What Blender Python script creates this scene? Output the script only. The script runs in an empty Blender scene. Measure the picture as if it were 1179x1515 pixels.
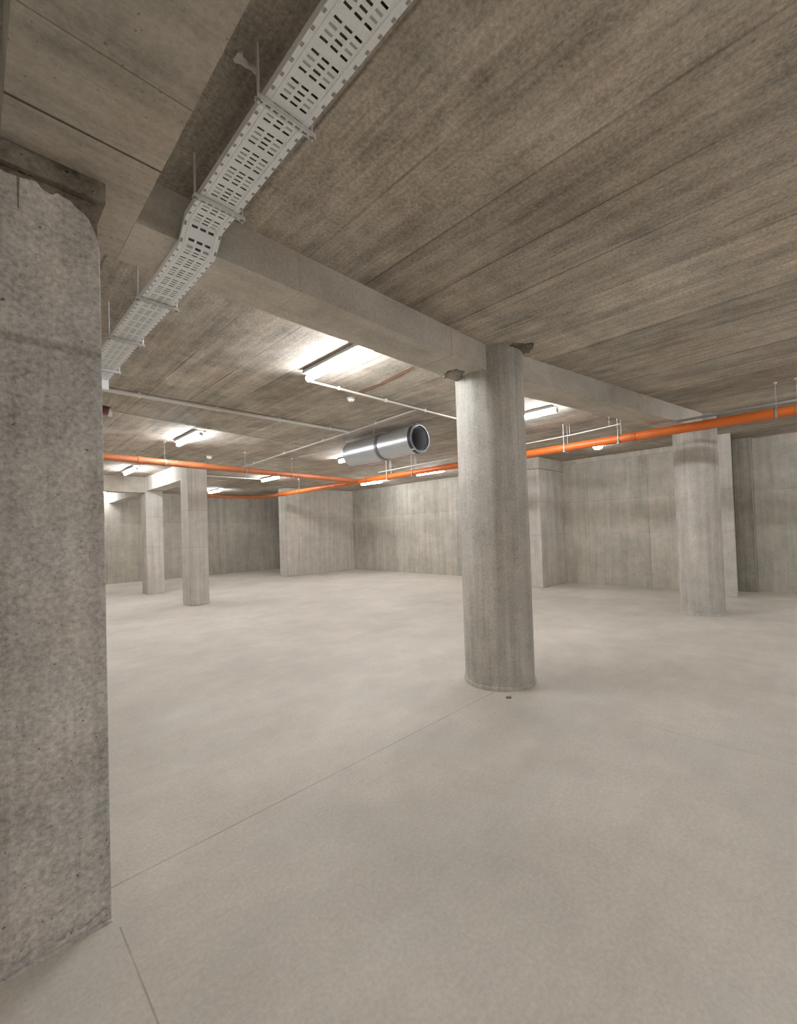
import bpy, bmesh, math, random
from mathutils import Vector, Matrix
random.seed(7)
C = bpy.context.scene.collection
PI = math.pi
ZC = 3.11          # ceiling height
ZS = 2.88          # soffit of the beams

# ------------------------------------------------------------------ materials
class NT:
    """small helper around a node tree"""
    def __init__(s, name):
        s.m = bpy.data.materials.new(name); s.m.use_nodes = True
        s.t = s.m.node_tree; s.t.nodes.clear()
        s.out = s.n('ShaderNodeOutputMaterial'); s.b = s.n('ShaderNodeBsdfPrincipled')
        s.t.links.new(s.b.outputs[0], s.out.inputs[0])
        s.co = s.n('ShaderNodeTexCoord').outputs['Object']
    def n(s, ty, **k):
        o = s.t.nodes.new(ty)
        for a, v in k.items(): setattr(o, a, v)
        return o
    def link(s, a, b): s.t.links.new(a, b)
    def sock(s, node, i, v):
        if hasattr(v, 'is_linked') or hasattr(v, 'links'): s.link(v, node.inputs[i])
        else: node.inputs[i].default_value = v
    def math(s, op, a, b=0.0, c=0.0, clamp=False):
        o = s.n('ShaderNodeMath', operation=op, use_clamp=clamp)
        s.sock(o, 0, a); s.sock(o, 1, b); s.sock(o, 2, c)
        return o.outputs[0]
    def noise(s, scale, stretch=(1, 1, 1), detail=4, rough=0.55, off=(0, 0, 0)):
        mp = s.n('ShaderNodeMapping'); s.link(s.co, mp.inputs[0])
        mp.inputs['Scale'].default_value = stretch; mp.inputs['Location'].default_value = off
        o = s.n('ShaderNodeTexNoise'); s.link(mp.outputs[0], o.inputs['Vector'])
        o.inputs['Scale'].default_value = scale; o.inputs['Detail'].default_value = detail
        o.inputs['Roughness'].default_value = rough
        return o.outputs['Fac']
    def ramp(s, v, lo, hi, a=0.0, b=1.0):
        o = s.n('ShaderNodeMapRange'); s.link(v, o.inputs[0])
        o.inputs[1].default_value = lo; o.inputs[2].default_value = hi
        o.inputs[3].default_value = a; o.inputs[4].default_value = b
        return o.outputs[0]
    def xyz(s):
        o = s.n('ShaderNodeSeparateXYZ'); s.link(s.co, o.inputs[0])
        return o.outputs
    def white(s, v):
        o = s.n('ShaderNodeTexWhiteNoise', noise_dimensions='1D'); s.sock(o, 'W', v)
        return o.outputs['Value']
    def lines(s, v, period, off, width):
        """1 on thin lines of v = off + k*period"""
        f = s.math('DIVIDE', s.math('SUBTRACT', v, off), period)
        d = s.math('ABSOLUTE', s.math('SUBTRACT', f, s.math('ROUND', f)))
        return s.ramp(s.math('MULTIPLY', d, period), width * 0.4, width, 1.0, 0.0)
    def line(s, v, at, width):
        d = s.math('ABSOLUTE', s.math('SUBTRACT', v, at))
        return s.ramp(d, width * 0.4, width, 1.0, 0.0)
    def between(s, v, a, b):
        return s.math('MULTIPLY', s.math('GREATER_THAN', v, a), s.math('LESS_THAN', v, b))
    def mul(s, *vs):
        r = vs[0]
        for v in vs[1:]: r = s.math('MULTIPLY', r, v)
        return r
    def add(s, *vs):
        r = vs[0]
        for v in vs[1:]: r = s.math('ADD', r, v)
        return r
    def mix(s, f, a, b):
        o = s.n('ShaderNodeMix', data_type='RGBA')
        s.sock(o, 0, f); s.sock(o, 6, a); s.sock(o, 7, b)
        return o.outputs[2]
    def scale_rgb(s, col, v):
        """colour times a scalar"""
        o = s.n('ShaderNodeVectorMath', operation='SCALE')
        s.sock(o, 0, col); s.sock(o, 'Scale', v)
        return o.outputs[0]
    def bump(s, h, strength, dist):
        o = s.n('ShaderNodeBump'); s.link(h, o.inputs['Height'])
        o.inputs['Strength'].default_value = strength; o.inputs['Distance'].default_value = dist
        s.link(o.outputs[0], s.b.inputs['Normal'])

def rgb(r, g, b): return (r, g, b, 1.0)

WARM, COOL = (0.335, 0.292, 0.238), (0.345, 0.325, 0.297)

def concrete(name, a, b, streak=(7, 7, 0.45), contrast=0.34, pits=0.5, rough=0.85, extra=None, fine=0.5):
    """two-tone cast concrete: clouds, streaks along one axis, grain, small dark air holes"""
    t = NT(name)
    big = t.noise(0.9, (1, 1, 1), 4, 0.6)
    mid = t.noise(4.5, (1, 1, 1), 5, 0.65, (3, 1, 7))
    st = t.noise(1.0, streak, 5, 0.6, (9, 4, 2))
    gr = t.noise(55, (1, 1, 1), 3, 0.7)
    v = t.add(t.math('MULTIPLY', t.ramp(big, 0.3, 0.7, -1, 1), 0.40 * contrast),
              t.math('MULTIPLY', t.ramp(mid, 0.3, 0.7, -1, 1), 0.45 * contrast),
              t.math('MULTIPLY', t.ramp(st, 0.3, 0.7, -1, 1), 0.55 * contrast),
              t.math('MULTIPLY', t.ramp(gr, 0.3, 0.7, -1, 1), fine * contrast), 1.0)
    h1 = t.ramp(t.noise(48, (1, 1, 1), 2, 0.5, (5, 5, 5)), 0.70, 0.74, 0.0, pits)
    h2 = t.ramp(t.noise(24, (1, 1, 1), 1, 0.5, (1, 8, 5)), 0.80, 0.83, 0.0, pits)
    hole = t.math('MAXIMUM', h1, h2)
    v = t.math('MULTIPLY', v, t.math('SUBTRACT', 1.0, hole))
    if extra: v = extra(t, v)
    col = t.mix(t.ramp(t.noise(1.6, (1, 1, 1), 4, 0.6, (20, 3, 1)), 0.35, 0.65), rgb(*a), rgb(*b))
    t.link(t.scale_rgb(col, v), t.b.inputs['Base Color'])
    t.b.inputs['Roughness'].default_value = rough
    t.b.inputs['Specular IOR Level'].default_value = 0.25
    t.bump(t.add(t.math('MULTIPLY', gr, 0.5), mid, t.math('MULTIPLY', hole, -1.5)), 0.35, 0.004)
    return t.m

def ceil_extra(t, v):
    x, y, z = t.xyz()
    bid = t.math('FLOOR', t.math('DIVIDE', t.math('SUBTRACT', x, 0.58), 0.44))
    seg = t.math('FLOOR', t.math('DIVIDE', t.math('SUBTRACT', y, 2.5), 2.5))
    key = t.add(bid, t.math('MULTIPLY', seg, 37.0))
    tone = t.ramp(t.white(key), 0, 1, 0.84, 1.12)
    cloud = t.ramp(t.noise(0.75, (1, 0.6, 1), 6, 0.66, (12, 5, 0)), 0.32, 0.68, 0.84, 1.14)
    patch = t.ramp(t.noise(3.2, (1, 0.7, 1), 7, 0.78, (31, 5, 0)), 0.35, 0.65, 0.84, 1.13)
    smudge = t.ramp(t.noise(1.0, (16, 5, 1), 6, 0.8, (3, 9, 0)), 0.5, 0.68, 1.0, 0.80)
    # narrow planks inside each board
    p = t.math('FLOOR', t.math('DIVIDE', x, 0.11))
    tone2 = t.ramp(t.white(t.add(p, t.math('MULTIPLY', seg, 61.0))), 0, 1, 0.94, 1.06)
    grain = t.ramp(t.noise(1.0, (46, 1.3, 1), 4, 0.7), 0.3, 0.7, 0.9, 1.1)
    wob = t.ramp(t.noise(1.4, (1, 1, 1), 3, 0.5, (8, 8, 0)), 0.35, 0.6, 0.1, 1.0)
    jl = t.mul(t.lines(x, 0.44, 0.58, 0.012), wob, 0.34)
    jl2 = t.mul(t.lines(x, 0.11, 0.03, 0.006), wob, 0.12)
    far = t.math('GREATER_THAN', y, 2.5)
    jb = t.mul(t.lines(y, 1.25, 0.35, 0.014), wob, t.math('MULTIPLY', far, 0.22))
    blot = t.ramp(t.noise(2.2, (1.2, 0.5, 1), 6, 0.72, (2, 7, 0)), 0.52, 0.72, 1.0, 0.78)
    r = t.mul(v, tone, tone2, grain, blot, cloud, patch, smudge)
    return t.math('MULTIPLY', r, t.math('SUBTRACT', 1.0, t.add(jl, jl2, jb)))

def soffit_extra(t, v):
    x, y, z = t.xyz()
    grain = t.ramp(t.noise(1.0, (1.6, 40, 1), 4, 0.7), 0.3, 0.7, 0.9, 1.1)
    l = t.math('MAXIMUM', t.mul(t.line(y, 1.80, 0.008), 0.75), t.mul(t.line(y, 1.465, 0.004), 0.45))
    return t.mul(v, grain, t.math('SUBTRACT', 1.0, l))

def beam_extra(t, v):
    x, y, z = t.xyz()
    l = t.math('MAXIMUM', t.mul(t.line(x, 2.83, 0.004), 0.5), t.mul(t.line(x, 1.4, 0.004), 0.2))
    return t.mul(v, t.math('SUBTRACT', 1.0, l))

def wall_extra(axis, off):
    def f(t, v):
        c = t.xyz(); u, z = c[axis], c[2]
        pid = t.math('FLOOR', t.math('DIVIDE', t.math('SUBTRACT', u, off), 1.35))
        tone = t.ramp(t.white(pid), 0, 1, 0.93, 1.07)
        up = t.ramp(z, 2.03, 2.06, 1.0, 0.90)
        if axis == 1: up = t.math('MULTIPLY', up, t.ramp(u, 7.05, 7.1, 1.0, 0.84))   # darker tone beyond the pier
        drip = t.ramp(t.noise(1.0, (9, 9, 0.25), 5, 0.75, (1, 1, 4)), 0.55, 0.75, 1.0, 0.82)
        j = t.math('MAXIMUM', t.mul(t.lines(u, 1.35, off, 0.011), 0.35), t.mul(t.line(z, 1.25, 0.008), 0.16))
        j = t.math('MAXIMUM', j, t.mul(t.line(z, 2.04, 0.012), 0.22))
        wob = t.ramp(t.noise(2.0, (1, 1, 1), 3, 0.6, (4, 4, 4)), 0.35, 0.6, 0.2, 1.0)
        return t.mul(v, tone, up, drip, t.math('SUBTRACT', 1.0, t.math('MULTIPLY', j, wob)))
    return f

def pour_extra(zs, amt=0.25):
    def f(t, v):
        x, y, z = t.xyz()
        wob = t.math('MULTIPLY', t.math('SUBTRACT', t.noise(5, (1, 1, 1), 3, 0.6), 0.5), 0.03)
        zz = t.math('ADD', z, wob)
        for h, w in zs:
            v = t.math('MULTIPLY', v, t.math('SUBTRACT', 1.0, t.mul(t.line(zz, h, w), amt)))
        drip = t.ramp(t.noise(1.0, (16, 16, 0.5), 5, 0.75, (1, 1, 4)), 0.52, 0.72, 1.0, 0.78)
        pit = t.ramp(t.noise(70, (1, 1, 1), 2, 0.5, (9, 1, 5)), 0.66, 0.72, 1.0, 0.72)
        return t.mul(v, drip, pit)
    return f

def floor_extra(t, v):
    x, y, z = t.xyz()
    cl = t.ramp(t.noise(1.1, (1, 1, 1), 6, 0.68, (1, 9, 0)), 0.3, 0.7, 0.93, 1.07)
    brush = t.ramp(t.noise(1.5, (0.6, 4.0, 1), 5, 0.7, (6, 2, 0)), 0.35, 0.7, 1.02, 0.97)
    a = t.mul(t.line(y, 2.19, 0.0055), t.between(x, 0.30, 3.4), 0.42)
    b = t.mul(t.line(x, 0.392, 0.004), t.between(y, -5, 1.95), 0.42)
    c = t.mul(t.line(x, 3.45, 0.006), t.between(y, -5, 1.1), 0.2)
    j = t.math('MAXIMUM', a, t.math('MAXIMUM', b, c))
    wob = t.ramp(t.noise(3.0, (1, 1, 1), 3, 0.6, (4, 4, 4)), 0.35, 0.6, 0.55, 1.0)
    return t.mul(v, cl, brush, t.math('SUBTRACT', 1.0, t.math('MULTIPLY', j, wob)))

M = {}
M['ceiling'] = concrete('board_marked_concrete', (0.494, 0.428, 0.352), (0.453, 0.419, 0.360), (14, 0.8, 1), 0.34, 0.25, 0.9, ceil_extra, 0.8)
M['soffit'] = concrete('soffit_concrete', (0.475, 0.420, 0.353), (0.443, 0.418, 0.362), (1, 8, 1), 0.28, 0.4, 0.9, soffit_extra)
M['beam'] = concrete('beam_concrete', (0.535, 0.479, 0.407), (0.503, 0.475, 0.418), (1, 7, 2), 0.26, 0.4, 0.88, beam_extra)
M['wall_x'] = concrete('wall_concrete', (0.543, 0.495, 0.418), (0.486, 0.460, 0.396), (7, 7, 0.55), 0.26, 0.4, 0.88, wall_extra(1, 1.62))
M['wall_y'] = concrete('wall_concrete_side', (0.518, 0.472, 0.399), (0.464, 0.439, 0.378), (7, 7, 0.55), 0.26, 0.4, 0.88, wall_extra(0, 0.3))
M['pier'] = concrete('pier_concrete', (0.588, 0.541, 0.481), (0.549, 0.519, 0.466), (9, 9, 0.4), 0.22, 0.3, 0.88, pour_extra([(1.25, 0.012), (2.05, 0.012)], 0.15))
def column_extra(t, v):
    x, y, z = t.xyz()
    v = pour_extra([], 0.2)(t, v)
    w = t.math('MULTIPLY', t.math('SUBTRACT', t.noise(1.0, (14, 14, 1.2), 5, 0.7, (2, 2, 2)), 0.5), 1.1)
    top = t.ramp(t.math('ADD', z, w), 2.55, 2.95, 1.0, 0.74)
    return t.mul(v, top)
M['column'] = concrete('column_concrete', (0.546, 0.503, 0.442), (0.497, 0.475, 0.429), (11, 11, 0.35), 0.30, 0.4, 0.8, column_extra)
M['pillar'] = concrete('pitted_pillar_concrete', (0.555, 0.505, 0.444), (0.522, 0.505, 0.480), (7, 7, 0.4), 0.38, 0.6, 0.85, pour_extra([(2.18, 0.022)], 0.28), 0.75)
M['raw'] = concrete('rough_dark_concrete', (0.195, 0.166, 0.130), (0.240, 0.215, 0.176), (6, 6, 2), 0.6, 0.8, 0.95)
M['dark_strip'] = concrete('dark_strip_concrete', (0.287, 0.263, 0.217), (0.322, 0.294, 0.245), (14, 14, 0.3), 0.4, 0.3, 0.9)
M['floor'] = concrete('floor_concrete', (0.614, 0.559, 0.483), (0.586, 0.545, 0.483), (1, 1, 1), 0.11, 0.12, 0.62, floor_extra, 0.8)

def plain(name, col, rough=0.5, metal=0.0, var=0.06, scale=30, stretch=(1, 1, 1), spec=0.5):
    t = NT(name)
    n = t.noise(scale, stretch, 4, 0.6)
    t.link(t.scale_rgb(tuple(col), t.ramp(n, 0.3, 0.7, 1 - var, 1 + var)), t.b.inputs['Base Color'])
    t.b.inputs['Roughness'].default_value = rough; t.b.inputs['Metallic'].default_value = metal
    t.b.inputs['Specular IOR Level'].default_value = spec
    return t.m
M['zinc'] = plain('galvanised_tray_steel', (0.88, 0.905, 0.92), 0.6, 0.0, 0.05, 120)
M['zinc_grey'] = plain('tray_slot_steel', (0.46, 0.46, 0.45), 0.6, 0.0, 0.08, 90)
M['zinc_dark'] = plain('weathered_zinc_steel', (0.36, 0.35, 0.33), 0.5, 0.5, 0.1, 60)
M['strut'] = plain('strut_steel', (0.66, 0.65, 0.63), 0.5, 0.1, 0.06, 80)
M['duct'] = plain('spiral_duct_steel', (0.56, 0.585, 0.61), 0.36, 0.8, 0.06, 3, (1, 12, 1))
M['duct_rim'] = plain('polished_rim_steel', (0.30, 0.30, 0.30), 0.3, 1.0, 0.05, 20)
M['rubber'] = plain('black_rubber', (0.03, 0.03, 0.032), 0.5, 0.0, 0.1, 40)
M['duct_in'] = plain('duct_inner_lining', (0.16, 0.165, 0.17), 0.7, 0.2, 0.1, 20)
M['band'] = plain('duct_band_steel', (0.22, 0.22, 0.23), 0.45, 0.5, 0.08, 40)
M['orange'] = plain('orange_pipe_plastic', (0.60, 0.132, 0.018), 0.45, 0.0, 0.08, 6)
M['orange_dusty'] = plain('dusty_orange_pipe_plastic', (0.43, 0.135, 0.05), 0.5, 0.0, 0.1, 6)
M['orange_dark'] = plain('orange_coupling_plastic', (0.44, 0.10, 0.02), 0.45, 0.0, 0.06, 10)
M['pvc'] = plain('grey_conduit_plastic', (0.60, 0.565, 0.51), 0.5, 0.0, 0.04, 10)
M['white'] = plain('white_plastic', (0.78, 0.76, 0.72), 0.45, 0.0, 0.03, 20)
M['housing'] = plain('lamp_housing_plastic', (0.62, 0.61, 0.59), 0.5, 0.0, 0.03, 20)
M['red'] = plain('dark_red_plastic', (0.13, 0.025, 0.018), 0.45, 0.0, 0.08, 20)
M['rust'] = plain('rust_streak', (0.30, 0.19, 0.13), 0.9, 0.0, 0.35, 22, (1, 0.3, 1))

def emit(name, strength):
    t = NT(name)
    t.b.inputs['Base Color'].default_value = rgb(0.9, 0.9, 0.88)
    t.b.inputs['Emission Color'].default_value = rgb(0.965, 0.985, 1.02)
    t.b.inputs['Emission Strength'].default_value = strength
    return t.m
LAMP = 146.0
M['tube'] = emit('lit_tube_diffuser', LAMP)

# ------------------------------------------------------------------ mesh builder
class MB:
    def __init__(s): s.bm = bmesh.new()
    def poly(s, pts, flip=False):
        vs = [s.bm.verts.new(p) for p in pts]
        return s.bm.faces.new(vs[::-1] if flip else vs)
    def box(s, x0, x1, y0, y1, z0, z1):
        v = [s.bm.verts.new(p) for p in ((x0,y0,z0),(x1,y0,z0),(x1,y1,z0),(x0,y1,z0),(x0,y0,z1),(x1,y0,z1),(x1,y1,z1),(x0,y1,z1))]
        for f in ((3,2,1,0),(4,5,6,7),(0,1,5,4),(1,2,6,5),(2,3,7,6),(3,0,4,7)): s.bm.faces.new([v[i] for i in f])
        return s
    def prism(s, poly, z0, z1):
        """plan polygon (counter-clockwise) pushed from z0 to z1"""
        a = [s.bm.verts.new((x, y, z0)) for x, y in poly]; b = [s.bm.verts.new((x, y, z1)) for x, y in poly]
        n = len(poly)
        s.bm.faces.new(a[::-1]); s.bm.faces.new(b)
        for i in range(n): s.bm.faces.new((a[i], a[(i+1) % n], b[(i+1) % n], b[i]))
        return s
    def prism_y(s, poly, y0, y1):
        """(x, z) polygon pushed from y0 to y1"""
        a = [s.bm.verts.new((x, y0, z)) for x, z in poly]; b = [s.bm.verts.new((x, y1, z)) for x, z in poly]
        n = len(poly)
        s.bm.faces.new(a); s.bm.faces.new(b[::-1])
        for i in range(n): s.bm.faces.new((a[(i+1) % n], a[i], b[i], b[(i+1) % n]))
        return s
    def tube(s, pts, r, seg=12, caps=True):
        pts = [Vector(p) for p in pts]; rings = []
        for i, p in enumerate(pts):
            d = (pts[min(i+1, len(pts)-1)] - pts[max(i-1, 0)]).normalized()
            up = Vector((0, 0, 1)) if abs(d.z) < 0.9 else Vector((1, 0, 0))
            a = d.cross(up).normalized(); b = d.cross(a).normalized()
            rings.append([s.bm.verts.new(p + r * (math.cos(2*PI*k/seg) * a + math.sin(2*PI*k/seg) * b)) for k in range(seg)])
        for q, w in zip(rings, rings[1:]):
            for k in range(seg): s.bm.faces.new((q[k], w[k], w[(k+1) % seg], q[(k+1) % seg]))
        if caps: s.bm.faces.new(rings[0]); s.bm.faces.new(rings[-1][::-1])
        return s
    def lathe(s, prof, seg=48, axis='z', c=(0, 0, 0), close=False):
        """profile of (radius, height) pairs turned about an axis"""
        rings = []
        for r, h in prof:
            ring = []
            for k in range(seg):
                a = 2*PI*k/seg; u, w = r*math.cos(a), r*math.sin(a)
                p = (u, w, h) if axis == 'z' else (u, h, w)
                ring.append(s.bm.verts.new((p[0]+c[0], p[1]+c[1], p[2]+c[2])))
            rings.append(ring)
        pairs = list(zip(rings, rings[1:])) + ([(rings[-1], rings[0])] if close else [])
        for q, w in pairs:
            for k in range(seg): s.bm.faces.new((q[k], q[(k+1) % seg], w[(k+1) % seg], w[k]))
        return s
    def build(s, name, mat, parent=None, org=(0, 0, 0), smooth=False, bevel=0.0, weld=False):
        """one mesh object; coordinates are the place's own, org becomes its origin"""
        bm = s.bm
        if weld: bmesh.ops.remove_doubles(bm, verts=bm.verts, dist=1e-5)
        bmesh.ops.recalc_face_normals(bm, faces=bm.faces)
        off = Vector(org)
        for v in bm.verts: v.co -= off
        me = bpy.data.meshes.new(name); bm.to_mesh(me); bm.free()
        me.materials.append(mat)
        o = bpy.data.objects.new(name, me); C.objects.link(o)
        if parent is None: o.location = off
        else: o.parent = parent; o.location = off - Vector(parent.location)
        if smooth:
            for p in me.polygons: p.use_smooth = True
            me.set_sharp_from_angle(angle=math.radians(40))
        if bevel:
            b = o.modifiers.new('edge', 'BEVEL'); b.width = bevel; b.segments = 2; b.limit_method = 'ANGLE'
        return o

def tag(o, label, cat, group=None, kind='thing'):
    o['label'] = label; o['category'] = cat; o['kind'] = kind
    if group: o['group'] = group
    return o
def empty(name, loc, label, cat, group=None):
    o = bpy.data.objects.new(name, None); C.objects.link(o); o.location = loc
    return tag(o, label, cat, group)
def struct(o): o['kind'] = 'structure'; return o
def copy_tree(o, parent=None):
    c = o.copy(); C.objects.link(c)
    if parent is not None: c.parent = parent
    for ch in list(o.children): copy_tree(ch, c)
    return c

# ------------------------------------------------------------------ the shell
XL, XR, YF, YB = -3.2, 10.9, -5.2, 17.2
struct(MB().box(XL-.3, 12.0, YF-.3, YB+.3, -0.25, 0).build('floor', M['floor']))
struct(MB().box(XL-.3, 12.0, YF-.3, YB+.3, ZC, ZC+.1).build('ceiling', M['ceiling']))
struct(MB().box(XL-.3, XR+.3, YB, YB+.3, 0, ZC).build('wall_back', M['wall_y']))
struct(MB().prism([(11.2, 1.16), (11.5, 1.16), (11.5, YB), (XR, YB), (XR, 1.62), (11.2, 1.62)], 0, ZC).build('wall_right', M['wall_x']))
struct(MB().box(11.35, 11.65, YF, 1.155, 0, ZC).build('wall_recess', M['wall_x']))
struct(MB().box(XL-.3, XL, YF, YB, 0, ZC).build('wall_left', M['wall_x']))
struct(MB().box(XL-.3, 12.0, YF-.3, YF, 0, ZC).build('wall_front', M['wall_y']))
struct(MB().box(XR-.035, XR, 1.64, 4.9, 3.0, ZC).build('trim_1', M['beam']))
struct(MB().box(11.17, 11.2, 1.165, 1.45, 0, ZC).build('trim_2', M['dark_strip']))  # strip of darker concrete, slightly proud of the wall

# ------------------------------------------------------------------ beams
tag(MB().box(0.09, 0.545, YF, 2.52, ZS, ZC).build('concrete_beam', M['soffit']),
    'wide shallow concrete beam with dark joint line over the foreground pillar', 'beam', 'ceiling beams')
tag(MB().prism([(.546, 2.168)] + [(3.616-math.sqrt(.3262**2-(2.168+.352*k/16-2.332)**2), 2.168+.352*k/16) for k in range(17)] + [(.546, 2.52)], ZS, ZC).build('concrete_beam', M['beam']),
    'long concrete beam from under the cable tray to the big round column', 'beam', 'ceiling beams')
d = Vector((8.05-3.72, 1.375-2.09, 0)).normalized(); n = Vector((-d.y, d.x, 0)) * .36
p0, p1 = Vector((3.72, 2.092, 0)), Vector((8.25, 1.345, 0))
def to_circle(o, e, c, r):
    '''first point along o + t*e on the circle'''
    q = o - Vector((c[0], c[1], 0)); b = q.dot(e); return o + e * (-b - math.sqrt(b*b - q.dot(q) + r*r))
lo = [to_circle(p0 + d*2 + n*k/12, -d, (3.616, 2.332), .3262) for k in range(13)]
hi = [to_circle(p0 + d*2 + n*k/12, d, (8.254, 1.544), .2992) for k in range(13)]
tag(MB().prism([v[:2] for v in hi + lo[::-1]], ZS, ZC).build('concrete_beam', M['beam']),
    'concrete beam running between the two round columns', 'beam', 'ceiling beams')
tag(MB().box(3.36, 3.74, 10.201, 12.829, 2.745, ZC).build('concrete_beam', M['pier']),
    'pale lit beam between the two distant square pillars', 'beam', 'ceiling beams')
tag(MB().box(-1.2, 3.334, 12.86, 13.2, 2.70, ZC).build('concrete_beam', M['beam']),
    'shaded beam leading left from the farther square pillar', 'beam', 'ceiling beams')
tag(MB().box(3.37, 3.73, 13.301, YB, 2.72, ZC).build('concrete_beam', M['pier']),
    'beam from the farther square pillar to the back wall', 'beam', 'ceiling beams')
tag(MB().box(9.60, XR, 4.90, 7.2, 2.84, ZC).build('concrete_beam', M['beam'], bevel=.008),
    'deep beam lying on top of the wall pier behind the big column', 'beam', 'ceiling beams')

# ------------------------------------------------------------------ foreground pillar
random.seed(3)
X0, X1, Y0, Y1, ZP = -1.25, 0.381, 2.022, 2.62, 2.80
pl = empty('concrete_pillar', (X1-.4, Y0+.3, 0), 'huge pitted concrete pillar close up at the left edge', 'pillar')
notch = [(X1, 0.006), (X1, 2.60), (X1-.006, 2.645), (X1-.013, 2.67), (X1-.022, 2.695), (X1-.034, 2.718), (X1-.05, 2.735), (X1-.07, 2.742)]
x = X1-.09
while x > X0 + .05:
    notch.append((x, 2.768 + random.uniform(-.012, .016))); x -= random.uniform(.012, .03)
face = notch + [(X0, 2.775), (X0, 0.006)]
face = [(a, b) for a, b in face]
core = MB(); core.box(X0, X1-.004, Y0+.02, Y1, 0, ZP)
core.build('pillar_core', M['raw'], pl)
sk = MB(); sk.prism_y(face[::-1], Y0, Y0+.02)
sk.build('face_shell', M['pillar'], pl, bevel=.007)
sd = MB(); sd.box(X1-.004, X1, Y0+.0205, Y1, 0, 2.60)
sd.build('side_shell', M['pillar'], pl)
MB().box(X0, X1+.02, Y0-.012, Y1, ZP, ZS-.001).build('capital', M['raw'], pl)  # dark material puts the shadow on the capital's face into its colour
# crumbled mortar line along the foot
ft = MB(); x = X0; top = []
while x < X1 - .012:
    top.append((x, random.uniform(.022, .05))); x += random.uniform(.008, .03)
top.append((X1-.006, .03))
ft.prism_y([(X0, 0.0), (X1-.003, 0.0)] + top[::-1], Y0-.011, Y0-.0005)
low = MB(); x = X0; top = []
while x < X1 - .012:
    top.append((x, random.uniform(.004, .014))); x += random.uniform(.02, .06)
low.prism_y([(X0, 0.0), (X1-.003, 0.0), (X1-.006, .006)] + top[::-1], Y0-.026, Y0-.0115)
low.build('grout_line', M['pillar'], pl)
ft.build('mortar_foot', M['pillar'], pl)
CRX = 0.136; cr = MB(); cr.prism_y([(CRX+.005, 2.775), (CRX-.003, 2.775), (CRX-.0015, 2.655), (CRX+.0015, 2.65)], Y0-.0015, Y0)
cr.build('crack', M['raw'], pl)

# ------------------------------------------------------------------ round columns
def column(cx, cy, r, ztop, label):
    t = empty('round_column', (cx, cy, 0), label, 'column', 'round concrete columns')
    MB().lathe([(0.0, 0.0), (r, 0.0), (r, ztop), (0, ztop)], 72, 'z', (cx, cy, 0)).build('shaft', M['column'], t, (cx, cy, 0), smooth=True, weld=True)
    MB().lathe([(r-.005, 0), (r+.013, 0), (r+.013, .026), (r+.008, .036), (r-.005, .038)], 72, 'z', (cx, cy, 0), True).build('base_ring', M['column'], t, (cx, cy, 0), smooth=True)
    return t
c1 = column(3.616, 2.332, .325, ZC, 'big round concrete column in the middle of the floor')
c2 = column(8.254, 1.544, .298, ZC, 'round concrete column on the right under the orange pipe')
def blob(poly, z0, z1, name, mat, parent):
    random.seed(5); pts = []
    for i, (x, y) in enumerate(poly):
        nx, ny = poly[(i+1) % len(poly)]
        for k in range(4):
            t = k/4; pts.append((x+(nx-x)*t+random.uniform(-.012, .012), y+(ny-y)*t+random.uniform(-.012, .012)))
    o = MB().prism(pts, z0, z1).build(name, mat, parent)
    return o
a = blob([(3.50, 2.03), (3.50, 1.965), (3.58, 1.93), (3.62, 1.865), (3.70, 1.885), (3.785, 1.985), (3.765, 2.05), (3.775, 2.09), (3.7, 2.12)], ZC-.012, ZC-.0005, 'mortar_patch', M['raw'], c1)
a['label'] = 'dark broken patch on the ceiling'
a = blob([(3.143, 2.516), (3.075, 2.39), (3.116, 2.325), (3.207, 2.33), (3.33, 2.45), (3.33, 2.515)], ZS-.012, ZS-.0005, 'mortar_patch', M['raw'], c1)
a['label'] = 'dark broken patch under the beam'

# ------------------------------------------------------------------ square pillars and piers
def pillar(x0, x1, y0, y1, label):
    t = empty('square_pillar', ((x0+x1)/2, (y0+y1)/2, 0), label, 'pillar', 'distant square pillars')
    MB().box(x0, x1, y0, y1, 0, ZC).build('shaft', M['pier'], t, bevel=.012)
    return t
pillar(3.345, 3.75, 9.745, 10.2, 'nearer and taller-looking of the two distant square concrete pillars')
pillar(3.335, 3.755, 12.83, 13.3, 'farther and smaller of the two distant square concrete pillars')
tag(MB().box(7.93, XR, 13.54, 14.10, 0, ZC).build('wall_pier', M['pier'], org=(9.4, 13.8, 0), bevel=.012),
    'wide concrete wall block forming the far corner of the hall', 'wall pier', 'concrete wall piers')
tag(MB().box(9.636, XR-.0015, 4.93, 7.1, 0, 2.8385).build('wall_pier', M['pier'], org=(10.2, 6, 0), bevel=.012),
    'concrete wall pier with pale end face just right of the big column', 'wall pier', 'concrete wall piers')
q = Vector((10.264, 1.347)); u = Vector((-.15, .989)).normalized(); w = Vector((u.y, -u.x))
tag(MB().prism([q, q+w*.40, q+w*.40+u*.5, q+u*.5], 0, ZC).build('wall_pier', M['pier'], org=(10.4, 1.6, 0), bevel=.012),
    'slim pale concrete pier standing behind the right round column', 'wall pier', 'concrete wall piers')

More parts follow.
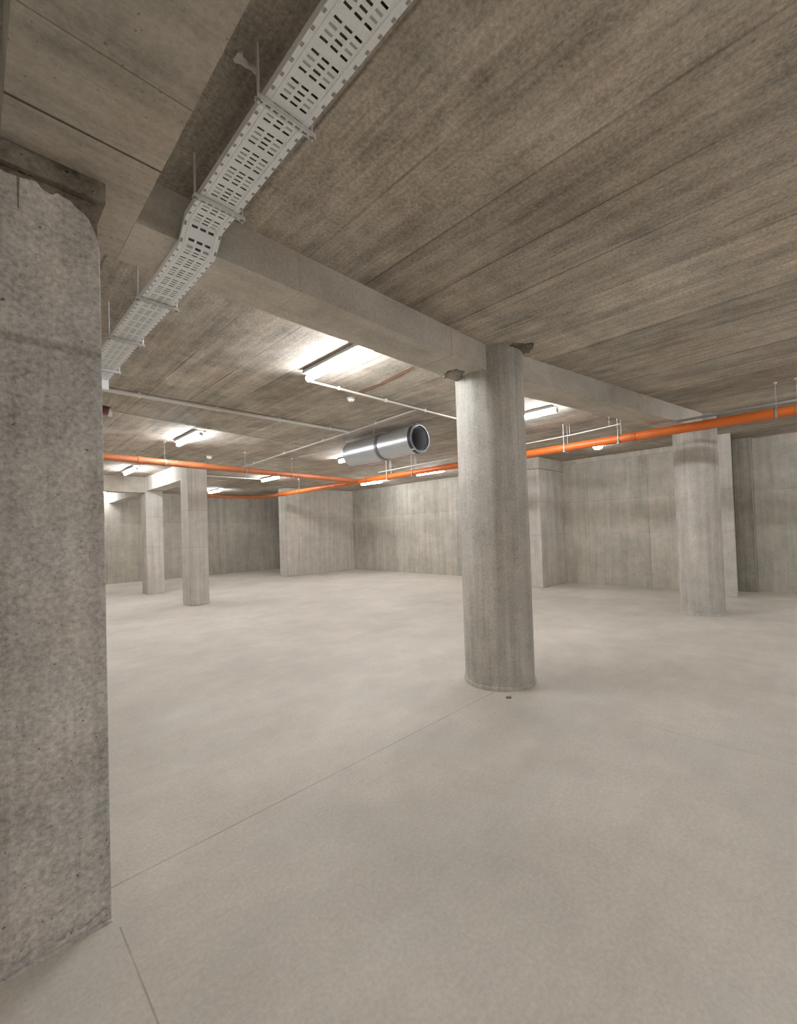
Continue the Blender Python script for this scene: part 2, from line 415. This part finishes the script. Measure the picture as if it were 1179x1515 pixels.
# ------------------------------------------------------------------ tube lights
TL = 1.0
def light_proto():
    t = empty('ceiling_light', (0, 0, ZC), '', 'light', 'ceiling tube lights')
    h = TL/2
    MB().box(-.078, .078, -h+.01, h-.01, ZC-.04, ZC).build('housing', M['housing'], t, bevel=.012)
    b = MB(); b.tube([(0, -h, ZC-.068), (0, h, ZC-.068)], .030, 16); b.build('diffuser', M['tube'], t, smooth=True)
    for s in (-1, 1):
        b = MB(); b.tube([(0, s*h, ZC-.068), (0, s*(h+.015), ZC-.068)], .031, 16); b.build('end_cap', M['white'], t)
    return t
L0 = light_proto()
LS = [(2.482, 3.245, 'brightest tube light beside the long beam left of the big column'),
      (5.75, 3.15, 'tube light half hidden behind the big round column, right side'),
      (2.54, 7.30, 'tube light above the left orange pipe in front of the square pillars'),
      (2.68, 11.45, 'tube light just below the left orange pipe, left of the square pillars'),
      (2.72, 16.85, 'most distant tube light, by the foreground pillar under the back beam'),
      (6.06, 11.15, 'tube light between the square pillar and the far wall block'),
      (6.12, 15.2, 'far tube light beside the bent end of the orange pipe'),
      (5.88, 7.22, 'tube light peeping out behind the left end of the silver duct'),
      (9.30, 10.55, 'tube light under the orange pipe tee near the far corner'),
      (9.10, 7.85, 'tube light under the orange pipe just left of the big column'),
      (0.32, -1.9, 'added fill tube light under the wide shallow beam, unseen behind the camera'),  # unseen tube added below the beam to light the pillar from the front
      (5.8, -1.0, 'added fill tube light overhead, unseen behind the camera in the right-hand row'),  # this and the next two: unseen tubes added as fill for the foreground
      (9.2, -1.0, 'added fill tube light, unseen behind the camera beside the right wall'),
      (-1.2, -1.5, 'added fill tube light, unseen behind the camera beside the left wall'),
      (-1.0, 7.3, 'nearer of two added fill tube lights, unseen behind the foreground pillar'),  # this and the next: unseen tubes added to brighten the pillars' left faces
      (-1.0, 11.45, 'farther of two added fill tube lights, unseen behind the foreground pillar')]
for i, (x, y, lab) in enumerate(LS):
    o = L0 if i == 0 else copy_tree(L0)
    o.location = (x, y, ZS if x == 0.32 else ZC); o['label'] = lab
    if y > 16: o.rotation_euler.z = PI/2

bl = empty('bulkhead_lamp', (9.29, 3.42, ZC), 'small lit oval lamp glimpsed under the right orange pipe', 'light')
MB().lathe([(0, ZC), (.11, ZC), (.11, ZC-.03), (.095, ZC-.035), (0, ZC-.035)], 32, 'z', (9.29, 3.42, 0)).build('base_plate', M['housing'], bl, smooth=True)
MB().lathe([(.09, ZC-.036), (.088, ZC-.06), (.06, ZC-.085), (0.001, ZC-.09), (0.001, ZC-.036)], 32, 'z', (9.29, 3.42, 0), True).build('lens', M['tube'], bl, smooth=True)
# ------------------------------------------------------------------ cable tray
TX0, TX1 = .722, .895
ct = empty('cable_tray', (.81, 2.0, 2.935), 'perforated galvanised cable tray hung below the ceiling at upper left', 'cable tray')
def tray_z(y):
    K = [(-9, 2.935), (2.06, 2.935), (2.155, 2.850), (2.56, 2.850), (3.3, 2.875), (9, 2.875)]
    for (a, za), (b, zb) in zip(K, K[1:]):
        if y <= b: return za + (zb-za) * (y-a)/(b-a)
    return 2.875
YT0, YT1, U = .2, 4.5, .1165
SX = [(.757, .784), (.795, .822), (.833, .859)]
xs = [TX0+.012, .748] + [v for p in SX for v in p] + [.869, TX1-.012]
rows = [0, 1, 2, 3]
pan, blind = MB(), MB()
ys = []
k = 0; y = YT0
cells = []          # (ya, yb, row or None)
base = .953
k0 = int(math.floor((YT0-base)/U))
edges = [YT0]; tags = []
y = YT0
while True:
    s = base + k0*U
    if s > YT1 - .13: break
    for r in rows:
        a, b = s + r*.0236, s + r*.0236 + .0092
        if a > y:
            tags.append(None); edges.append(a); tags.append(r); edges.append(b); y = b
    k0 += 1
tags.append(None); edges.append(YT1)
# extra edges at the bends
out_e, out_t = [edges[0]], []
for a, b, tg in zip(edges, edges[1:], tags):
    for bend in (2.06, 2.155, 2.56, 3.3):
        if tg is None and a < bend < b: out_e.append(bend); out_t.append(None)
    out_e.append(b); out_t.append(tg)
for a, b, tg in zip(out_e, out_e[1:], out_t):
    za, zb = tray_z(a), tray_z(b)
    for j in range(len(xs)-1):
        xa, xb = xs[j], xs[j+1]
        slot = tg is not None and j in (2, 4, 6)
        if slot and not (tg in (1, 2) and j in (2, 6)): continue
        q = [(xa, a, za), (xb, a, za), (xb, b, zb), (xa, b, zb)]
        if slot:
            h = .0015
            blind.poly([(p[0], p[1], p[2]+h) for p in q])
        else: pan.poly(q)
po = pan.build('tray_base', M['zinc'], ct, weld=True)
po.modifiers.new('gauge', 'SOLIDIFY').thickness = -.0012
bo = blind.build('pressed_slots', M['zinc_grey'], ct)
bo.modifiers.new('gauge', 'SOLIDIFY').thickness = -.0008
bo['kind'] = 'stuff'
def rail(xo, sgn):
    """edge channel: flat lip, outer wall and a raised rib, following the bends"""
    b = MB(); st = [YT0, 2.06, 2.155, 2.56, 3.3, YT1]
    prof = [(0.026, -.003), (.020, -.003), (.018, 0), (0, 0), (0, .029), (.003, .029), (.003, .002), (.022, .002), (0.026, .002)]
    rings = [[b.bm.verts.new((xo + sgn*px, y, tray_z(y) + pz - .0014)) for px, pz in prof] for y in st]
    m = len(prof)
    for r0, r1 in zip(rings, rings[1:]):
        for i in range(m): b.bm.faces.new((r0[i], r0[(i+1) % m], r1[(i+1) % m], r1[i]))
    b.bm.faces.new(rings[0]); b.bm.faces.new(rings[-1][::-1])
    return b.build('side_rail', M['zinc'], ct)
rail(TX0, 1); rail(TX1, -1)
lid = MB(); st = [YT0, 2.06, 2.155, 2.56, 3.3, YT1]
for a, b in zip(st, st[1:]):
    lid.poly([(TX0+.004, a, tray_z(a)+.0255), (TX1-.004, a, tray_z(a)+.0255), (TX1-.004, b, tray_z(b)+.0255), (TX0+.004, b, tray_z(b)+.0255)])
lo_ = lid.build('cover', M['zinc_dark'], ct, weld=True); lo_.modifiers.new('gauge', 'SOLIDIFY').thickness = .001
def clips(x0, x1):
    b = MB(); y = .965 - 12*.0585
    while y < YT1 - .03:
        if not any(abs(y-v) < .012 for v in (2.06, 2.155, 2.56, 3.3)):
            z = tray_z(y) - .0018; dz = (tray_z(y+.006) - tray_z(y-.006)) / 2
            b.poly([(x0, y-.007, z-dz*1.16), (x1, y-.007, z-dz*1.16), (x1, y+.007, z+dz*1.16), (x0, y+.007, z+dz*1.16)])
        y += .0585
    o = b.build('rail_notches', M['zinc_dark'], ct); o['kind'] = 'stuff'
    o.modifiers.new('gauge', 'SOLIDIFY').thickness = .0008
clips(TX0+.0015, TX0+.0115); clips(TX1-.0115, TX1-.0015)
MB().box(TX0+.01, TX1, YT1-.003, YT1, 2.79, 2.875).build('end_plate', M['zinc'], ct)

hp = None
HY = [(1.31, 'nearest strut hanger under the cable tray, at the top of the picture'),
      (1.885, 'strut hanger under the cable tray just before its bend'),
      (2.78, 'strut hanger under the cable tray just past the beam'),
      (3.50, 'fourth strut hanger along the cable tray, past the beam'),
      (4.20, 'farthest strut hanger near the far end of the cable tray')]
for i, (y, lab) in enumerate(HY):
    zt = min(tray_z(y-.012), tray_z(y+.012)) - .0062
    t = empty('tray_hanger', (.81, y, zt), lab, 'hanger', 'hangers carrying the cable tray')
    b = MB()                                   # slotted strut: two lips and a web with holes
    xa, xb = .694, .925; n = 8
    b.box(xa, xb, y-.0105, y-.0085, zt-.016, zt); b.box(xa, xb, y+.0085, y+.0105, zt-.016, zt)
    step = (xb-xa)/n
    b.box(xa, xb, y-.0085, y-.004, zt-.016, zt-.0145); b.box(xa, xb, y+.004, y+.0085, zt-.016, zt-.0145)
    for k in range(n+1):
        c = xa + k*step
        b.box(max(xa, c-.005), min(xb, c+.005), y-.004, y+.004, zt-.016, zt-.0145)
    b.build('strut', M['strut'], t)
    for xr in (.703, .914):
        MB().tube([(xr, y, zt-.026), (xr, y, ZC)], .005, 10).build('threaded_rod', M['strut'], t, smooth=True)
        MB().lathe([(0, zt-.024), (.009, zt-.024), (.009, zt-.016), (0, zt-.016)], 6, 'z', (xr, y, 0)).build('nut', M['zinc_dark'], t)
# small bracket fixed beside the first rod
bk = MB(); bk.prism([(.665, 1.372), (.676, 1.366), (.690, 1.383), (.706, 1.386), (.728, 1.380), (.742, 1.392), (.742, 1.402), (.724, 1.396), (.706, 1.402), (.688, 1.402), (.672, 1.412), (.662, 1.404)], ZC-.012, ZC)
tag(bk.build('ceiling_bracket', M['strut'], org=(.70, 1.39, ZC)), 'small bent grey bracket on the ceiling left of the cable tray', 'bracket')

# ------------------------------------------------------------------ round duct
DX, DZ, DR, DY0, DY1 = 4.835, 2.838, .207, 4.38, 6.0
dt = empty('ventilation_duct', (DX, (DY0+DY1)/2, DZ), 'short open-ended silver ventilation duct hung from the ceiling', 'duct')
MB().lathe([(DR, DY0), (DR, DY1), (DR-.006, DY1), (DR-.006, DY0)], 64, 'y', (DX, 0, DZ), True).build('barrel', M['duct'], dt, smooth=True)
MB().lathe([(DR-.0065, DY0+.01), (DR-.0065, DY1-.01), (DR-.012, DY1-.01), (DR-.05, DY0+.07), (DR-.03, DY0+.01)], 64, 'y', (DX, 0, DZ), True).build('inner_lining', M['duct_in'], dt, smooth=True)
MB().lathe([(0, DY0+.45), (DR-.013, DY0+.45), (DR-.013, DY0+.46), (0, DY0+.46)], 48, 'y', (DX, 0, DZ)).build('damper_disc', M['duct_in'], dt)
MB().lathe([(DR-.002, DY0-.03), (DR+.017, DY0-.03), (DR+.017, DY0+.035), (DR-.002, DY0+.035)], 64, 'y', (DX, 0, DZ), True).build('rubber_seal', M['rubber'], dt, smooth=True)
MB().lathe([(DR-.016, DY0-.033), (DR-.006, DY0-.036), (DR-.004, DY0-.02), (DR-.016, DY0-.01)], 64, 'y', (DX, 0, DZ), True).build('rim', M['duct_rim'], dt, smooth=True)
MB().lathe([(DR+.0005, 5.11), (DR+.013, 5.11), (DR+.013, 5.165), (DR+.0005, 5.165)], 64, 'y', (DX, 0, DZ), True).build('clamp_band', M['band'], dt, smooth=True)
for s in (-1, 1):
    MB().tube([(DX+s*(DR+.02), 5.14, DZ), (DX+s*(DR+.02), 5.14, ZC)], .005, 8).build('hanger_rod', M['zinc_dark'], dt)
    MB().tube([(DX+s*(DR+.012), 5.92, DZ), (DX+s*(DR+.012), 5.92, ZC)], .004, 8).build('hanger_rod', M['zinc_dark'], dt)
    for k in (0, 1):
        a = s*.9 + k*PI
        MB().box(DX+(DR+.019)*math.cos(a)-.009, DX+(DR+.019)*math.cos(a)+.009, DY0-.02, DY0+.02, DZ+(DR+.019)*math.sin(a)-.009, DZ+(DR+.019)*math.sin(a)+.009).build('seal_latch', M['duct_rim'], dt)

# ------------------------------------------------------------------ orange pipes
PZ, PR = 2.735, .062
rp = empty('drain_pipe', (7.0, 5, PZ), 'long orange pipe under the ceiling running from the right edge to the far corner', 'pipe', 'orange pipes')
def arc(c, r, a0, a1, z, n=8):
    return [(c[0]+r*math.cos(a0+(a1-a0)*k/n), c[1]+r*math.sin(a0+(a1-a0)*k/n), z) for k in range(n+1)]
MB().tube([(6.98, -2.5, PZ), (6.98, 2, PZ), (6.97, 8, PZ), (7.0, 12.45, PZ)] , PR, 24).build('run', M['orange'], rp, smooth=True)
MB().tube([(7.0, 12.45, PZ)] + arc((6.15, 12.75), .85, 0, PI*.62, PZ, 10) + [(5.5, 13.52, PZ), (4.6, 13.25, PZ)], PR, 24).build('bent_end', M['orange_dusty'], rp, smooth=True)
def ringy(x, y, z, r, w, name, mat, parent): 
    return MB().lathe([(r-.004, y-w), (r+.007, y-w), (r+.007, y+w), (r-.004, y+w)], 24, 'y', (x, 0, z), True).build(name, mat, parent, smooth=True)
for y in (2.05, 8.05, 8.85, 12.4): ringy(6.98 if y < 8 else 6.975, y, PZ, PR, .03, 'coupling', M['orange_dark'], rp)
lp = empty('drain_pipe', (4, 8.1, PZ), 'orange pipe crossing above the square pillars to join the longer pipe', 'pipe', 'orange pipes')
LA, LB = Vector((.4, 7.86, 2.762)), Vector((6.90, 8.42, 2.742))
MB().tube([LA, LB], .056, 24).build('run', M['orange_dusty'], lp, smooth=True)
ld = (LB-LA).normalized()
for s in (1.6, 3.2, 4.2, 5.4):
    p = LA + ld*s
    MB().tube([p-ld*.03, p+ld*.03], .063, 24).build('coupling', M['orange_dusty'], lp, smooth=True)

def hanger(x, y, z, r, lab, axis, double=False):
    t = empty('pipe_hanger', (x, y, z), lab, 'hanger', 'hangers on the orange pipes')
    b = MB()
    if axis == 'y': b.lathe([(r+.004, y-.012), (r+.009, y-.012), (r+.009, y+.012), (r+.004, y+.012)], 24, 'y', (x, 0, z), True)
    else: b.tube([Vector((x, y, z))-ld*.012, Vector((x, y, z))+ld*.012], r+.009, 24, False)
    b.build('clamp_ring', M['zinc_dark'], t, smooth=True)
    if double:
        MB().tube([(x-.072, y, z-.075), (x-.072, y, ZC)], .0045, 8).build('rod', M['strut'], t)
        MB().tube([(x+.078, y, z-.02), (x+.078, y, ZC)], .0045, 8).build('rod', M['strut'], t)
        MB().box(x-.085, x+.085, y-.012, y+.012, z-.078, z-.066).build('cradle_bar', M['strut'], t)
    else:
        MB().tube([(x, y, z+r+.004), (x, y, ZC)], .003, 8).build('rod', M['zinc_dark'], t)
        MB().lathe([(0, ZC-.012), (.02, ZC-.012), (.02, ZC), (0, ZC)], 12, 'z', (x, y, 0)).build('ceiling_plate', M['strut'], t)
    return t
hanger(6.98, 3.08, PZ, PR, 'paired-rod hanger on the orange pipe just right of the big column', 'y', True)
hanger(6.98, 2.25, PZ, PR, 'hanger on the orange pipe beside the dark coupling ring', 'y', True)
hanger(6.97, 6.50, PZ, PR, 'hanger on the orange pipe below the mouth of the silver duct', 'y', True)
hanger(6.97, 7.30, PZ, PR, 'hanger on the orange pipe below the middle of the silver duct', 'y', True)
hanger(6.98, 0.27, PZ, PR, 'hanger on the orange pipe at the right edge of the picture', 'y', False)
hanger(6.98, 0.46, PZ, PR, 'hanger on the orange pipe next to the one at the right edge', 'y', False)
hanger(6.992, 11.2, PZ, PR, 'hanger on the orange pipe above the end of the far wall block', 'y', False)
for s, lab in ((2.0, 'hanger on the left orange pipe near the foreground pillar'),
               (3.5, 'hanger on the left orange pipe right of the near square pillar'),
               (4.6, 'hanger on the left orange pipe midway to the pipe tee')):
    p = LA + ld*s; hanger(p.x, p.y, p.z, .056, lab, 'x')
sr = MB(); sr.box(6.955, 7.005, -1.2, 1.5, 2.835, 2.845); sr.box(6.955, 6.96, -1.2, 1.5, 2.845, 2.86); sr.box(7.0, 7.005, -1.2, 1.5, 2.845, 2.86)
tag(sr.build('channel_rail', M['zinc_dark'], org=(6.98, .2, 2.84)), 'thin grey metal channel lying above the orange pipe at the right edge', 'rail')

# ------------------------------------------------------------------ conduits
def conduit(pts, r, lab, clipn=0, mat='pvc'):
    mid = Vector(pts[0]).lerp(Vector(pts[-1]), .5)
    t = empty('conduit', mid, lab, 'conduit', 'conduits on the ceiling')
    MB().tube(pts, r, 10).build('pipe_run', M[mat], t, smooth=True)
    a, b = Vector(pts[0]), Vector(pts[-1])
    for k in range(clipn):
        p = a.lerp(b, (k+.6)/clipn)
        MB().box(p.x-.012, p.x+.012, p.y-.012, p.y+.012, p.z-r-.004, ZC).build('clip', M['white'], t)
    return t
zc = ZC-.03
conduit([(.86, 5.49, zc), (4.36, 5.47, zc)], .022, 'thick pale conduit from the cable tray end across the ceiling', 4)
conduit([(2.55, 3.905, zc+.008), (6.2, 3.885, zc+.008)], .014, 'pale conduit from the brightest tube light to the big round column', 5)
conduit([(4.30, 3.925, zc+.006), (4.40, 5.46, zc+.006), (4.60, 9.75, zc+.006)], .013, 'pale conduit passing left of the silver duct to the left orange pipe', 4)
conduit([(1.30, 6.42, ZC-.012), (4.44, 6.915, ZC-.012)], .008, 'thin wire conduit leading from the dark red sounder', 4)
conduit([(3.85, 11.75, ZC-.015), (6.0, 11.72, ZC-.015)], .012, 'thin conduit behind the near square pillar feeding a far tube light', 2)
cx = conduit([(7.0, 2.23, 2.962), (7.0, 3.0, 2.93), (7.0, 5.4, 2.905), (7.0, 7.7, 2.88)], .010, 'thin pale conduit hung just above the right orange pipe', 0)
for y, z in ((2.4, 2.955), (3.02, 2.935), (6.5, 2.895), (7.3, 2.885)):
    MB().tube([(7.012, y, z), (7.012, y, ZC)], .003, 6).build('drop_wire', M['strut'], cx)

# ------------------------------------------------------------------ small devices
def detector(x, y, lab, r=.05, h=.05):
    t = empty('smoke_detector', (x, y, ZC), lab, 'detector', 'round ceiling detectors')
    MB().lathe([(0, ZC), (r, ZC), (r, ZC-.018), (r*.96, ZC-.02), (0, ZC-.02)], 32, 'z', (x, y, 0)).build('base_plate', M['white'], t, smooth=True)
    MB().lathe([(0, ZC-.02), (r*.82, ZC-.02), (r*.78, ZC-h+.01), (r*.55, ZC-h), (0, ZC-h)], 32, 'z', (x, y, 0)).build('sensing_head', M['white'], t, smooth=True)
detector(3.345, 4.13, 'white detector on the ceiling under the brightest tube light')
detector(3.50, 8.95, 'white detector on the ceiling above the left orange pipe', .055, .06)
detector(6.97, 2.27, 'flat pale disc on the ceiling above the right orange pipe hanger', .06, .022)
al = empty('alarm_sounder', (1.2, 6.35, ZC), 'dark red sounder on the ceiling beside the foreground pillar', 'alarm')
MB().lathe([(0, ZC), (.085, ZC), (.085, ZC-.04), (.07, ZC-.085), (0, ZC-.09)], 24, 'z', (1.2, 6.35, 0)).build('horn', M['red'], al, smooth=True)
MB().box(1.245, 1.285, 6.29, 6.33, ZC-.11, ZC-.05).build('indicator', M['white'], al)
rs = MB(); rs.prism([(3.30, 3.98), (3.36, 3.9), (3.345, 3.55), (3.30, 3.2), (3.24, 2.95), (3.19, 2.96), (3.215, 3.2), (3.27, 3.55), (3.25, 3.85)], ZC-.002, ZC-.0003)
tag(rs.build('rust_streak', M['rust'], org=(3.3, 3.5, ZC)), 'reddish rust streak on the ceiling right of the brightest tube light', 'stain')
ch = MB(); ch.prism([(3.235, 2.02), (3.262, 2.0), (3.285, 2.012), (3.27, 2.03), (3.245, 2.04)], 0, .012)
tag(ch.build('concrete_chip', M['raw'], org=(3.26, 2.02, 0)), 'tiny dark concrete chip on the floor at the big column foot', 'chip')

# ------------------------------------------------------------------ camera and view
cam = bpy.data.cameras.new('camera'); co = bpy.data.objects.new('camera', cam); C.objects.link(co)
f, p, r, yaw, sy = 641.744, .02154091, -.03265134, .78134405, 14.848
fw = Vector((math.sin(yaw)*math.cos(p), math.cos(yaw)*math.cos(p), math.sin(p)))
r0 = Vector((math.cos(yaw), -math.sin(yaw), 0)); u0 = r0.cross(fw)
rt = r0*math.cos(r) + u0*math.sin(r); up = -r0*math.sin(r) + u0*math.cos(r)
mt = Matrix((rt, up, -fw)).transposed().to_4x4(); mt.translation = (0, 0, 1.45)
co.matrix_world = mt
cam.sensor_fit = 'HORIZONTAL'; cam.sensor_width = 36; cam.lens = 36*f/1179
cam.shift_y = sy/1179; cam.clip_start = .02
sc = bpy.context.scene; sc.camera = co
w = bpy.data.worlds.new('world'); sc.world = w; w.use_nodes = True
w.node_tree.nodes['Background'].inputs[0].default_value = (0, 0, 0, 1)
w.node_tree.nodes['Background'].inputs[1].default_value = 0
sc.view_settings.view_transform = 'Standard'; sc.view_settings.look = 'None'
sc.view_settings.gamma = 1; sc.view_settings.use_curve_mapping = False
sc.view_settings.exposure = 0.0
sc.cycles.max_bounces = 10; sc.cycles.diffuse_bounces = 6; sc.cycles.glossy_bounces = 4
sc.cycles.use_denoising = True
sc.cycles.sample_clamp_indirect = 6
sc.cycles.use_adaptive_sampling = True; sc.cycles.adaptive_threshold = 0.02
